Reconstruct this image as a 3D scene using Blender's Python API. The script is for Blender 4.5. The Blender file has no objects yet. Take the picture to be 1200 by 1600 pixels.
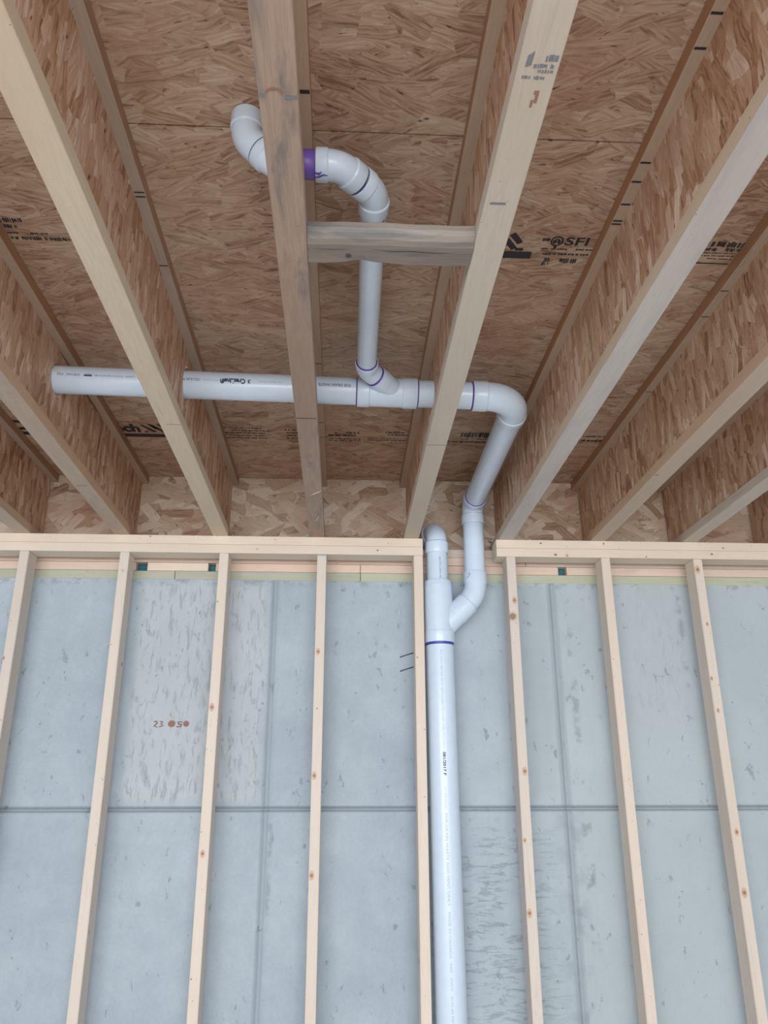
import bpy, bmesh, math, random
from mathutils import Vector, Matrix
C = bpy.context.scene.collection
random.seed(7)
PI = math.pi

# ------------------------------------------------------------------ camera
Z0 = 2.515                       # height of the framing wall's top above the slab
cam_d = bpy.data.cameras.new('camera'); cam = bpy.data.objects.new('camera', cam_d); C.objects.link(cam)
r_ = Vector((0.99868042, -0.05129904, -0.00241375)); u_ = Vector((-0.01520328, -0.34021477, 0.94022485)); w_ = Vector((0.04905383, 0.93894745, 0.34054574))
M = Matrix.Identity(4)
for i in range(3):
    M[i][0] = r_[i]; M[i][1] = u_[i]; M[i][2] = -w_[i]
M.translation = Vector((-0.28580293, -3.23451164, -1.05617255 + Z0))
cam.matrix_world = M
cam_d.sensor_fit = 'VERTICAL'; cam_d.sensor_height = 32; cam_d.sensor_width = 24; cam_d.lens = 32*1247.935/1600
cam_d.clip_start = 0.05
bpy.context.scene.camera = cam

# ------------------------------------------------------------------ light
world = bpy.data.worlds.new('overcast_sky'); bpy.context.scene.world = world; world.use_nodes = True
bg = world.node_tree.nodes['Background']; bg.inputs['Color'].default_value = (0.90, 0.95, 1.0, 1); bg.inputs['Strength'].default_value = 1.55
def area(name, loc, rot, sx, sy, power, col):
    d = bpy.data.lights.new(name, 'AREA'); d.shape = 'RECTANGLE'; d.size = sx; d.size_y = sy; d.energy = power; d.color = col
    o = bpy.data.objects.new(name, d); C.objects.link(o); o.location = loc; o.rotation_euler = rot; return o
# daylight through the open side of the basement, behind and left of the camera
area('daylight_opening', (-0.7, -6.4, 1.55), (math.radians(70), 0, math.radians(-3)), 5.5, 1.9, 300, (0.93, 0.965, 1.0))
vs = bpy.context.scene.view_settings
vs.view_transform = 'Standard'; vs.look = 'None'; vs.gamma = 1; vs.use_curve_mapping = False; vs.exposure = -0.12

# ------------------------------------------------------------------ node helpers
def newmat(name):
    m = bpy.data.materials.new(name); m.use_nodes = True
    nt = m.node_tree; b = nt.nodes['Principled BSDF']; return m, nt, b
def N(nt, t, **kw):
    n = nt.nodes.new(t)
    for k, v in kw.items(): setattr(n, k, v)
    return n
def setin(nt, sock, v):
    if hasattr(v, 'links') or isinstance(v, bpy.types.NodeSocket): nt.links.new(v, sock)
    else: sock.default_value = v
def math_(nt, op, a, b=None, c=None, clamp=False):
    n = N(nt, 'ShaderNodeMath', operation=op, use_clamp=clamp); setin(nt, n.inputs[0], a)
    if b is not None: setin(nt, n.inputs[1], b)
    if c is not None: setin(nt, n.inputs[2], c)
    return n.outputs[0]
def vmath(nt, op, a, b=None):
    n = N(nt, 'ShaderNodeVectorMath', operation=op); setin(nt, n.inputs[0], a)
    if b is not None: setin(nt, n.inputs[1], b)
    return n.outputs[0]
def ramp(nt, fac, stops):
    n = N(nt, 'ShaderNodeValToRGB'); e = n.color_ramp.elements
    while len(e) < len(stops): e.new(0.5)
    for i, (p, c) in enumerate(stops): e[i].position = p; e[i].color = (*c, 1) if len(c) == 3 else c
    setin(nt, n.inputs[0], fac); return n.outputs[0]
def mixc(nt, fac, a, b, mode='MIX'):
    n = N(nt, 'ShaderNodeMix', data_type='RGBA', blend_type=mode)
    setin(nt, n.inputs[0], fac); setin(nt, n.inputs[6], a if not isinstance(a, tuple) else (*a[:3], 1)); setin(nt, n.inputs[7], b if not isinstance(b, tuple) else (*b[:3], 1)); return n.outputs[2]
def noise(nt, vec, scale, detail=3, rough=0.5, dist=0.0):
    n = N(nt, 'ShaderNodeTexNoise'); setin(nt, n.inputs['Vector'], vec); n.inputs['Scale'].default_value = scale
    n.inputs['Detail'].default_value = detail; n.inputs['Roughness'].default_value = rough; n.inputs['Distortion'].default_value = dist; return n.outputs['Fac']
def bump(nt, b, h, strength=0.3, dist=0.002):
    n = N(nt, 'ShaderNodeBump'); n.inputs['Strength'].default_value = strength; n.inputs['Distance'].default_value = dist
    setin(nt, n.inputs['Height'], h); nt.links.new(n.outputs[0], b.inputs['Normal'])
def objcoord(nt, seed=0.0):
    tc = N(nt, 'ShaderNodeTexCoord'); oi = N(nt, 'ShaderNodeObjectInfo')
    off = math_(nt, 'MULTIPLY', oi.outputs['Random'], 37.0)
    comb = N(nt, 'ShaderNodeCombineXYZ')
    for k in range(3): setin(nt, comb.inputs[k], math_(nt, 'ADD', off, seed + k*3.1))
    return vmath(nt, 'ADD', tc.outputs['Object'], comb.outputs[0]), oi.outputs['Random'], tc.outputs['Object']
def sep(nt, v):
    n = N(nt, 'ShaderNodeSeparateXYZ'); setin(nt, n.inputs[0], v); return n.outputs
def comb(nt, x, y, z=0.0):
    n = N(nt, 'ShaderNodeCombineXYZ'); setin(nt, n.inputs[0], x); setin(nt, n.inputs[1], y); setin(nt, n.inputs[2], z); return n.outputs[0]

# ------------------------------------------------------------------ materials
def strand_board(name, ax, cell, L, W, ang, spread, stops, streak=0.35, layers=6, bumpk=0.35, warp=0.0):
    """oriented strand board: layers of randomly turned rectangular flakes; ax = the two object axes (strand axis first)"""
    m, nt, b = newmat(name)
    v, rnd, raw = objcoord(nt)
    s = sep(nt, v); idx = {'x': 0, 'y': 1, 'z': 2}
    P = comb(nt, s[idx[ax[0]]], s[idx[ax[1]]])
    if warp:
        nz = N(nt, 'ShaderNodeTexNoise'); setin(nt, nz.inputs['Vector'], P); nz.inputs['Scale'].default_value = 7; nz.inputs['Detail'].default_value = 2
        d = vmath(nt, 'SUBTRACT', nz.outputs['Color'], (0.5, 0.5, 0.5))
        sc = N(nt, 'ShaderNodeVectorMath', operation='SCALE'); setin(nt, sc.inputs[0], d); sc.inputs['Scale'].default_value = warp
        P = vmath(nt, 'ADD', P, sc.outputs[0]); s2 = sep(nt, P); P = comb(nt, s2[0], s2[1])
    # base tone
    tone = math_(nt, 'MULTIPLY', noise(nt, vmath(nt, 'MULTIPLY', P, (1.0, 5.0, 1.0)), 12, 3), 1.0)
    angv = math_(nt, 'MULTIPLY', math_(nt, 'SUBTRACT', noise(nt, P, 3.0, 1), 0.5), 1.0)
    for k in range(layers):
        q = vmath(nt, 'ADD', vmath(nt, 'MULTIPLY', P, (1/cell,)*3), (k*7.31, k*3.77, 0))
        vo = N(nt, 'ShaderNodeTexVoronoi', voronoi_dimensions='2D', feature='F1'); setin(nt, vo.inputs['Vector'], q); vo.inputs['Scale'].default_value = 1.0
        loc = vmath(nt, 'SUBTRACT', q, vo.outputs['Position'])
        cs = sep(nt, vo.outputs['Color'])
        a = math_(nt, 'MULTIPLY_ADD', math_(nt, 'SUBTRACT', cs[0], 0.5), 2*spread, ang)
        rot = N(nt, 'ShaderNodeVectorRotate', rotation_type='Z_AXIS'); setin(nt, rot.inputs['Vector'], loc); setin(nt, rot.inputs['Angle'], a)
        ab = vmath(nt, 'ABSOLUTE', rot.outputs[0]); sc = sep(nt, vmath(nt, 'MULTIPLY', ab, (cell/L, cell/W, 0)))
        mx = math_(nt, 'MAXIMUM', sc[0], sc[1])
        mask = math_(nt, 'SUBTRACT', 1.0, math_(nt, 'MULTIPLY', math_(nt, 'SUBTRACT', mx, 0.94), 14, clamp=True), clamp=True)
        mn = N(nt, 'ShaderNodeMix', data_type='FLOAT'); setin(nt, mn.inputs[0], mask); setin(nt, mn.inputs[2], tone); setin(nt, mn.inputs[3], cs[1]); tone = mn.outputs[0]
        ma = N(nt, 'ShaderNodeMix', data_type='FLOAT'); setin(nt, ma.inputs[0], mask); setin(nt, ma.inputs[2], angv); setin(nt, ma.inputs[3], a); angv = ma.outputs[0]
    rr = N(nt, 'ShaderNodeVectorRotate', rotation_type='Z_AXIS'); setin(nt, rr.inputs['Vector'], P); setin(nt, rr.inputs['Angle'], angv)
    st = noise(nt, vmath(nt, 'MULTIPLY', rr.outputs[0], (1.0, 9.0, 1.0)), 15, 4, 0.62, 0.5)
    st2 = noise(nt, P, 2.2, 2)
    t = math_(nt, 'ADD', math_(nt, 'MULTIPLY', tone, 1 - streak), math_(nt, 'MULTIPLY', math_(nt, 'MULTIPLY_ADD', st, 2.2, -0.6), streak))
    t = math_(nt, 'ADD', t, math_(nt, 'MULTIPLY', math_(nt, 'SUBTRACT', st2, 0.5), 0.45))
    col = ramp(nt, t, stops)
    hp = noise(nt, vmath(nt, 'ADD', P, (5.0, 3.0, 0)), 3.3, 3, 0.6)      # redder and paler areas of the sheet
    col = mixc(nt, math_(nt, 'MULTIPLY', math_(nt, 'SUBTRACT', hp, 0.48), 5, clamp=True), col, mixc(nt, 0.4, col, (0.46, 0.22, 0.14)))
    dk = noise(nt, vmath(nt, 'MULTIPLY', rr.outputs[0], (1.0, 3.2, 1.0)), 26, 3, 0.55, 0.3)      # small voids and dark bark specks
    col = mixc(nt, math_(nt, 'MULTIPLY', math_(nt, 'SUBTRACT', dk, 0.635), 11, clamp=True), col, tuple(c*0.42 for c in stops[0][1]))
    nt.links.new(col, b.inputs['Base Color']); b.inputs['Roughness'].default_value = 0.62
    bump(nt, b, math_(nt, 'ADD', tone, math_(nt, 'MULTIPLY', st, 0.5)), bumpk, 0.0012)
    return m

def lumber(name, ax, light, mid, dark, stain=0.0, knots=1.0, stain_col=(0.16, 0.16, 0.17)):
    """sawn softwood, grain running along object axis ax"""
    m, nt, b = newmat(name)
    v, rnd, raw = objcoord(nt, 1.7)
    st = {'x': (0.06, 1, 1), 'y': (1, 0.06, 1), 'z': (1, 1, 0.06)}[ax]
    q = vmath(nt, 'MULTIPLY', v, st)
    n1 = noise(nt, q, 30, 5, 0.6, 1.6)
    n2 = noise(nt, q, 110, 3, 0.6, 0.3)
    t = math_(nt, 'ADD', math_(nt, 'MULTIPLY', n1, 0.8), math_(nt, 'MULTIPLY', n2, 0.2))
    col = ramp(nt, t, [(0.30, mid), (0.44, light), (0.50, tuple(0.5*a+0.5*b for a, b in zip(light, mid))), (0.56, light), (0.72, tuple(c*0.9 for c in mid))])
    big = noise(nt, vmath(nt, 'MULTIPLY', v, tuple(0.3 + 0.7*k for k in st)), 5, 2)
    col = mixc(nt, math_(nt, 'MULTIPLY', math_(nt, 'SUBTRACT', big, 0.42), 2.2, clamp=True), col, mid, 'MIX')
    val = N(nt, 'ShaderNodeHueSaturation'); setin(nt, val.inputs['Color'], col)
    setin(nt, val.inputs['Value'], math_(nt, 'MULTIPLY_ADD', rnd, 0.16, 0.92)); setin(nt, val.inputs['Saturation'], math_(nt, 'MULTIPLY_ADD', rnd, 0.35, 0.85)); col = val.outputs[0]
    # knots
    ks = {'x': (1.0, 5, 5), 'y': (5, 1.0, 5), 'z': (5, 5, 1.0)}[ax]
    vo = N(nt, 'ShaderNodeTexVoronoi', feature='F1'); setin(nt, vo.inputs['Vector'], vmath(nt, 'MULTIPLY', v, (5.2, 5.2, 5.2))); vo.inputs['Scale'].default_value = 1.0
    sz = sep(nt, vo.outputs['Color'])
    rad = math_(nt, 'MULTIPLY', math_(nt, 'SUBTRACT', sz[0], 0.55, clamp=True), 0.16*knots)
    wob = math_(nt, 'MULTIPLY', noise(nt, v, 60, 2), 0.03)
    kd = math_(nt, 'SUBTRACT', math_(nt, 'ADD', vo.outputs['Distance'], wob), 0.02)
    kmask = math_(nt, 'MULTIPLY', math_(nt, 'SUBTRACT', rad, kd), 60, clamp=True)
    halo = math_(nt, 'MULTIPLY', math_(nt, 'SUBTRACT', math_(nt, 'MULTIPLY', rad, 1.9), kd), 16, clamp=True)
    col = mixc(nt, math_(nt, 'MULTIPLY', halo, 0.35), col, dark); col = mixc(nt, math_(nt, 'MULTIPLY', kmask, 0.75), col, tuple(c*0.6 for c in dark))
    if stain:
        sn = noise(nt, vmath(nt, 'MULTIPLY', v, tuple(0.12 + 0.88*k for k in st)), 16, 5, 0.65, 0.6)
        col = mixc(nt, math_(nt, 'MULTIPLY', math_(nt, 'MULTIPLY', math_(nt, 'SUBTRACT', sn, 0.53), 8, clamp=True), stain), col, stain_col)
    # nail specks
    sp = noise(nt, v, 150, 1)
    col = mixc(nt, math_(nt, 'MULTIPLY', math_(nt, 'SUBTRACT', sp, 0.77), 30, clamp=True), col, (0.10, 0.07, 0.05))
    nt.links.new(col, b.inputs['Base Color']); b.inputs['Roughness'].default_value = 0.6
    bump(nt, b, t, 0.25, 0.001)
    return m

def plain(name, col, rough=0.5, spec=0.5, coat=0.0):
    m, nt, b = newmat(name)
    v, rnd, raw = objcoord(nt)
    n = noise(nt, v, 30, 2)
    c = mixc(nt, n, tuple(k*0.94 for k in col), tuple(min(1, k*1.04) for k in col))
    nt.links.new(c, b.inputs['Base Color']); b.inputs['Roughness'].default_value = rough
    b.inputs['Specular IOR Level'].default_value = spec; b.inputs['Coat Weight'].default_value = coat
    return m

def concrete_wall():
    m, nt, b = newmat('poured_concrete')
    tc = N(nt, 'ShaderNodeTexCoord'); P = tc.outputs['Object']; s = sep(nt, P)
    big = noise(nt, P, 1.6, 4, 0.55); med = noise(nt, P, 9, 5, 0.6); fine = noise(nt, P, 90, 3, 0.6)
    t = math_(nt, 'ADD', math_(nt, 'MULTIPLY', big, 0.5), math_(nt, 'ADD', math_(nt, 'MULTIPLY', med, 0.3), math_(nt, 'MULTIPLY', fine, 0.2)))
    col = ramp(nt, t, [(0.33, (0.335, 0.40, 0.46)), (0.50, (0.405, 0.475, 0.535)), (0.66, (0.48, 0.55, 0.61))])
    # a greener, paler pour to the right of the stack
    right = math_(nt, 'MULTIPLY', math_(nt, 'SUBTRACT', s[0], 0.0), 1.2, clamp=True)
    col = mixc(nt, math_(nt, 'MULTIPLY', right, 0.5), col, (0.49, 0.555, 0.565))
    def box(x0, x1, z0, z1, e=0.03):
        fx = math_(nt, 'MULTIPLY', math_(nt, 'MULTIPLY', math_(nt, 'SUBTRACT', s[0], x0), 1/e, clamp=True), math_(nt, 'MULTIPLY', math_(nt, 'SUBTRACT', x1, s[0]), 1/e, clamp=True))
        fz = math_(nt, 'MULTIPLY', math_(nt, 'MULTIPLY', math_(nt, 'SUBTRACT', s[2], z0), 1/e, clamp=True), math_(nt, 'MULTIPLY', math_(nt, 'SUBTRACT', z1, s[2]), 1/e, clamp=True))
        return math_(nt, 'MULTIPLY', fx, fz)
    # rough, vertically gouged pour between the studs on the left
    rough = math_(nt, 'ADD', box(-1.165, -0.60, Z0-1.07, Z0-0.16, 0.03), math_(nt, 'MULTIPLY', box(0.9, 1.25, Z0-0.8, Z0-0.16, 0.1), 0.35), clamp=True)
    streak = noise(nt, vmath(nt, 'MULTIPLY', P, (1.0, 1.0, 0.26)), 55, 5, 0.66, 0.6)
    gouge = math_(nt, 'MULTIPLY', math_(nt, 'SUBTRACT', streak, 0.535), 7, clamp=True)
    gm = math_(nt, 'MULTIPLY', gouge, math_(nt, 'MULTIPLY_ADD', rough, 0.75, 0.0))
    col = mixc(nt, math_(nt, 'MULTIPLY', rough, 0.45), col, (0.56, 0.575, 0.59))
    col = mixc(nt, math_(nt, 'MULTIPLY', gm, 0.72), col, (0.24, 0.29, 0.33))
    col = mixc(nt, math_(nt, 'MULTIPLY', box(0.47, 0.62, Z0-1.06, Z0-.15, .05), 0.35), col, (0.36, 0.40, 0.44))
    wz = math_(nt, 'MULTIPLY_ADD', noise(nt, P, 3.0, 2), 0.5, 0.45)
    for sx0, sx1 in ((-0.598, -0.566), (0.60, 0.645), (-2.28, -2.23), (1.83, 1.87)):
        col = mixc(nt, math_(nt, 'MULTIPLY', box(sx0, sx1, Z0-3, Z0-.15, .012), wz), col, (0.315, 0.36, 0.405))
    col = mixc(nt, math_(nt, 'MULTIPLY', box(-6, 6, Z0-1.10, Z0-1.068, .012), wz), col, (0.29, 0.33, 0.37))
    # sparse pits and smears everywhere
    pit = noise(nt, vmath(nt, 'MULTIPLY', P, (1, 1, 0.6)), 30, 4, 0.62, 0.3)
    pm = math_(nt, 'MULTIPLY', math_(nt, 'SUBTRACT', pit, 0.645), 12, clamp=True)
    col = mixc(nt, math_(nt, 'MULTIPLY', pm, 0.6), col, (0.20, 0.235, 0.27))
    sm = math_(nt, 'ADD', box(0.675, 0.715, Z0-1.0, Z0-.22, .012), math_(nt, 'ADD', box(0.675, 0.725, Z0-1.6, Z0-1.09, .012), math_(nt, 'ADD', box(1.17, 1.215, Z0-.62, Z0-.16, .02), box(-0.57, -0.545, Z0-1.9, Z0-1.1, .01))), clamp=True)
    col = mixc(nt, math_(nt, 'MULTIPLY', math_(nt, 'MULTIPLY', sm, math_(nt, 'MULTIPLY', math_(nt, 'SUBTRACT', noise(nt, P, 17, 3, 0.6), 0.50), 9, clamp=True)), 0.6), col, (0.24, 0.29, 0.33))
    # horizontal drag cracks low on the wall right of the stack
    low = box(0.02, 0.62, Z0-2.5, Z0-1.08, 0.15)
    hs = noise(nt, vmath(nt, 'MULTIPLY', P, (0.22, 1, 1.0)), 70, 4, 0.62, 0.6)
    hm = math_(nt, 'MULTIPLY', math_(nt, 'MULTIPLY', math_(nt, 'SUBTRACT', hs, 0.54), 8, clamp=True), low)
    col = mixc(nt, math_(nt, 'MULTIPLY', hm, 0.5), col, (0.24, 0.28, 0.32))
    # grey patch where paste leaked at the right-hand panel joint
    leak = math_(nt, 'MULTIPLY', box(0.56, 0.70, Z0-2.0, Z0-1.05, 0.05), math_(nt, 'MULTIPLY', math_(nt, 'SUBTRACT', noise(nt, P, 12, 4, 0.6), 0.47), 7, clamp=True))
    leak2 = math_(nt, 'MULTIPLY', box(0.48, 0.72, Z0-1.85, Z0-1.5, 0.10), math_(nt, 'MULTIPLY', math_(nt, 'SUBTRACT', noise(nt, P, 9, 4, 0.6), 0.50), 9, clamp=True))
    col = mixc(nt, math_(nt, 'MULTIPLY', math_(nt, 'ADD', leak, leak2, clamp=True), 0.5), col, (0.27, 0.31, 0.35))
    # broken top edge under the sill
    top = box(-6, 6, Z0-0.185, Z0-0.10, 0.02)
    tm = math_(nt, 'MULTIPLY', top, math_(nt, 'MULTIPLY', math_(nt, 'SUBTRACT', noise(nt, P, 30, 3, 0.6), 0.5), 8, clamp=True))
    col = mixc(nt, math_(nt, 'MULTIPLY', tm, 0.5), col, (0.22, 0.25, 0.28))
    nt.links.new(col, b.inputs['Base Color']); b.inputs['Roughness'].default_value = 0.75
    h = math_(nt, 'SUBTRACT', math_(nt, 'ADD', math_(nt, 'MULTIPLY', med, 0.4), math_(nt, 'MULTIPLY', fine, 0.25)), math_(nt, 'ADD', math_(nt, 'MULTIPLY', gm, 1.1), math_(nt, 'ADD', pm, hm)))
    bump(nt, b, h, 0.55, 0.004)
    return m

A = {}
A['ceiling'] = strand_board('subfloor_strand_board', 'xy', 0.085, 0.10, 0.017, 0.0, 0.62,
    [(0.16, (0.25, 0.13, 0.08)), (0.36, (0.43, 0.28, 0.19)), (0.58, (0.55, 0.40, 0.29)), (0.90, (0.69, 0.56, 0.43))], 0.66, 6, 0.3, 0.03)
A['web'] = strand_board('web_strand_board', 'zy', 0.085, 0.11, 0.0125, 0.0, 0.30,
    [(0.14, (0.28, 0.125, 0.062)), (0.36, (0.53, 0.32, 0.20)), (0.60, (0.67, 0.46, 0.325)), (0.88, (0.86, 0.71, 0.58))], 0.47, 6, 0.4, 0.03)
A['rim'] = strand_board('rim_strand_board', 'xz', 0.13, 0.090, 0.021, 0.0, 0.95,
    [(0.04, (0.27, 0.155, 0.09)), (0.30, (0.50, 0.365, 0.255)), (0.58, (0.62, 0.49, 0.375)), (0.96, (0.78, 0.69, 0.58))], 0.34, 8, 1.0, 0.02)
A['flange'] = lumber('flange_lumber', 'y', (0.61, 0.525, 0.43), (0.54, 0.43, 0.325), (0.34, 0.17, 0.085), 0.0, 0.7)
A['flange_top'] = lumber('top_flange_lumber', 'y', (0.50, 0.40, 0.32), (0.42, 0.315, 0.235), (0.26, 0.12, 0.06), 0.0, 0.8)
A['edge_brown'] = lumber('brown_flange_edge', 'y', (0.46, 0.29, 0.19), (0.36, 0.205, 0.125), (0.22, 0.10, 0.05), 0.0, 0.6)
A['edge_pale'] = lumber('pale_tan_flange_edge', 'y', (0.62, 0.50, 0.39), (0.55, 0.42, 0.31), (0.30, 0.17, 0.10), 0.0, 0.6)
A['edge_tan'] = lumber('tan_flange_edge', 'y', (0.62, 0.42, 0.28), (0.52, 0.32, 0.20), (0.26, 0.12, 0.06), 0.0, 0.6)
A['flange_white'] = lumber('pale_flange_lumber', 'y', (0.56, 0.51, 0.475), (0.48, 0.42, 0.385), (0.38, 0.26, 0.18), 0.45, 0.5, (0.41, 0.37, 0.375))
A['flange_tan'] = lumber('tan_flange_lumber', 'y', (0.56, 0.43, 0.325), (0.49, 0.36, 0.255), (0.30, 0.14, 0.07), 0.0, 0.7)
A['flange_old'] = lumber('weathered_flange_lumber', 'y', (0.44, 0.30, 0.215), (0.31, 0.185, 0.12), (0.24, 0.11, 0.07), 0.8, 0.9, (0.17, 0.145, 0.14))
A['stud'] = lumber('stud_lumber', 'z', (0.73, 0.64, 0.56), (0.68, 0.575, 0.485), (0.38, 0.19, 0.10), 0.0, 1.0)
A['plate'] = lumber('plate_lumber', 'x', (0.74, 0.645, 0.55), (0.69, 0.57, 0.465), (0.38, 0.19, 0.10), 0.0, 1.0)
A['sill'] = lumber('pink_sill_lumber', 'x', (0.74, 0.60, 0.51), (0.64, 0.48, 0.39), (0.30, 0.14, 0.09), 0.2, 1.0, (0.35, 0.28, 0.25))
A['treated'] = lumber('green_treated_lumber', 'x', (0.50, 0.505, 0.39), (0.42, 0.435, 0.32), (0.20, 0.19, 0.12), 0.2, 0.5, (0.28, 0.32, 0.22))
A['old_block'] = lumber('weathered_grey_lumber', 'x', (0.31, 0.25, 0.20), (0.18, 0.15, 0.125), (0.10, 0.08, 0.065), 0.9, 0.8, (0.12, 0.115, 0.112))
A['pvc'] = plain('white_pvc', (0.67, 0.79, 0.93), 0.30, 0.5, 0.15)
A['primer'] = plain('purple_primer', (0.115, 0.06, 0.36), 0.35)
A['primer_pale'] = plain('dry_purple_primer', (0.24, 0.17, 0.47), 0.4)
A['primer_band'] = plain('violet_primer', (0.16, 0.085, 0.40), 0.4)
A['blue_primer'] = plain('blue_primer', (0.06, 0.07, 0.36), 0.35)
A['ink'] = plain('black_ink', (0.030, 0.026, 0.026), 0.7)
A['grey_ink'] = plain('faded_ink', (0.20, 0.20, 0.22), 0.7)
A['pale_ink'] = plain('pale_faded_ink', (0.47, 0.50, 0.55), 0.7)
A['blue_ink'] = plain('dark_blue_ink', (0.03, 0.04, 0.10), 0.6)
A['rust'] = plain('rust_red_stamp_ink', (0.31, 0.155, 0.115), 0.8)
A['teal'] = plain('teal_gasket_foam', (0.02, 0.16, 0.20), 0.7)
A['metal'] = plain('dark_steel', (0.06, 0.06, 0.065), 0.45)
A['sliver'] = plain('pale_wood_sliver', (0.80, 0.66, 0.48), 0.6)
A['resin'] = plain('orange_resin_glue', (0.27, 0.085, 0.03), 0.5)
A['concrete'] = concrete_wall()
def slab_mat():
    m, nt, b = newmat('floor_slab'); v, rnd, raw = objcoord(nt)
    t = math_(nt, 'ADD', math_(nt, 'MULTIPLY', noise(nt, raw, 1.5, 4), 0.6), math_(nt, 'MULTIPLY', noise(nt, raw, 40, 3), 0.4))
    nt.links.new(ramp(nt, t, [(0.3, (0.60, 0.585, 0.56)), (0.7, (0.69, 0.67, 0.64))]), b.inputs['Base Color']); b.inputs['Roughness'].default_value = 0.7
    bump(nt, b, t, 0.2, 0.002); return m
A['slab'] = slab_mat()

# ------------------------------------------------------------------ mesh helpers  (coordinates: z = 0 is the top of the stud wall)
TOPS = []
def tag(o, label=None, cat=None, group=None, kind=None):
    if label: o['label'] = label
    if cat: o['category'] = cat
    if group: o['group'] = group
    if kind: o['kind'] = kind
    return o
def thing(name, loc, label, cat, group=None):
    o = bpy.data.objects.new(name, None); o.empty_display_size = 0.05; C.objects.link(o); o.location = loc; TOPS.append(o)
    return tag(o, label, cat, group)
def origin(o):
    v = Vector(o.location)
    while o.parent: o = o.parent; v = v + o.location
    return v
def obj(name, bm, mat, parent=None, loc=(0, 0, 0), smooth=False, label=None):
    base = origin(parent) if parent else Vector(loc)
    bmesh.ops.translate(bm, verts=bm.verts, vec=-base)
    bmesh.ops.recalc_face_normals(bm, faces=bm.faces)
    me = bpy.data.meshes.new(name); bm.to_mesh(me); bm.free(); me.materials.append(mat)
    if smooth:
        for p in me.polygons: p.use_smooth = True
    o = bpy.data.objects.new(name, me); C.objects.link(o)
    if parent: o.parent = parent
    else: o.location = base; TOPS.append(o)
    if label: o['label'] = label
    return o
def boxbm(x0, x1, y0, y1, z0, z1, bev=0.0, bm=None, seg=1):
    b2 = bmesh.new(); bmesh.ops.create_cube(b2, size=1)
    for v in b2.verts: v.co = Vector(((x0+x1)/2 + v.co.x*(x1-x0), (y0+y1)/2 + v.co.y*(y1-y0), (z0+z1)/2 + v.co.z*(z1-z0)))
    if bev: bmesh.ops.bevel(b2, geom=b2.edges[:], offset=bev, segments=seg, affect='EDGES')
    if bm is None: return b2
    me = bpy.data.meshes.new('t'); b2.to_mesh(me); b2.free(); bm.from_mesh(me); bpy.data.meshes.remove(me); return bm
def frames(pts):
    pts = [Vector(p) for p in pts]; ts = []
    for i in range(len(pts)):
        a = pts[max(0, i-1)]; b = pts[min(len(pts)-1, i+1)]; ts.append((b-a).normalized())
    n = ts[0].orthogonal().normalized(); out = []
    for i, t in enumerate(ts):
        n = (n - t*n.dot(t)).normalized(); out.append((pts[i], n, t.cross(n)))
    return out
def tubebm(pts, rads, seg=40, caps=True, bm=None, ts=None):
    bm = bm or bmesh.new(); rings = []
    for (p, n, b), r in zip(frames(pts), rads):
        rings.append([bm.verts.new(p + n*r*math.cos(2*PI*k/seg) + b*r*math.sin(2*PI*k/seg)) for k in range(seg)])
    for a, c in zip(rings, rings[1:]):
        for k in range(seg): bm.faces.new((a[k], a[(k+1) % seg], c[(k+1) % seg], c[k]))
    if caps: bm.faces.new(rings[0][::-1]); bm.faces.new(rings[-1])
    return bm
def lathe_axis(p, d, prof, seg=44, bm=None):
    """profile = (distance along d, radius)"""
    bm = bm or bmesh.new(); p = Vector(p); d = Vector(d).normalized(); n = d.orthogonal().normalized(); b = d.cross(n); rings = []
    for t, r in prof: rings.append([bm.verts.new(p + d*t + n*r*math.cos(2*PI*k/seg) + b*r*math.sin(2*PI*k/seg)) for k in range(seg)])
    for a, c in zip(rings, rings[1:]):
        for k in range(seg): bm.faces.new((a[k], a[(k+1) % seg], c[(k+1) % seg], c[k]))
    bm.faces.new(rings[0][::-1]); bm.faces.new(rings[-1]); return bm
def shade(o, ang=35):
    me = o.data
    for p in me.polygons: p.use_smooth = True
    bm = bmesh.new(); bm.from_mesh(me); c = math.cos(math.radians(ang))
    for e in bm.edges:
        if len(e.link_faces) == 2 and e.link_faces[0].normal.dot(e.link_faces[1].normal) < c: e.smooth = False
    bm.to_mesh(me); bm.free(); return o

# ------------------------------------------------------------------ the room
FLOOR = -Z0
def structure(name, bm, mat, loc=(0, 0, 0)):
    o = obj(name, bm, mat, None, loc); o['kind'] = 'structure'; return o
structure('floor', boxbm(-5.0, 5.2, -9.0, 0.15, FLOOR-0.12, FLOOR), A['slab'])
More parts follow.
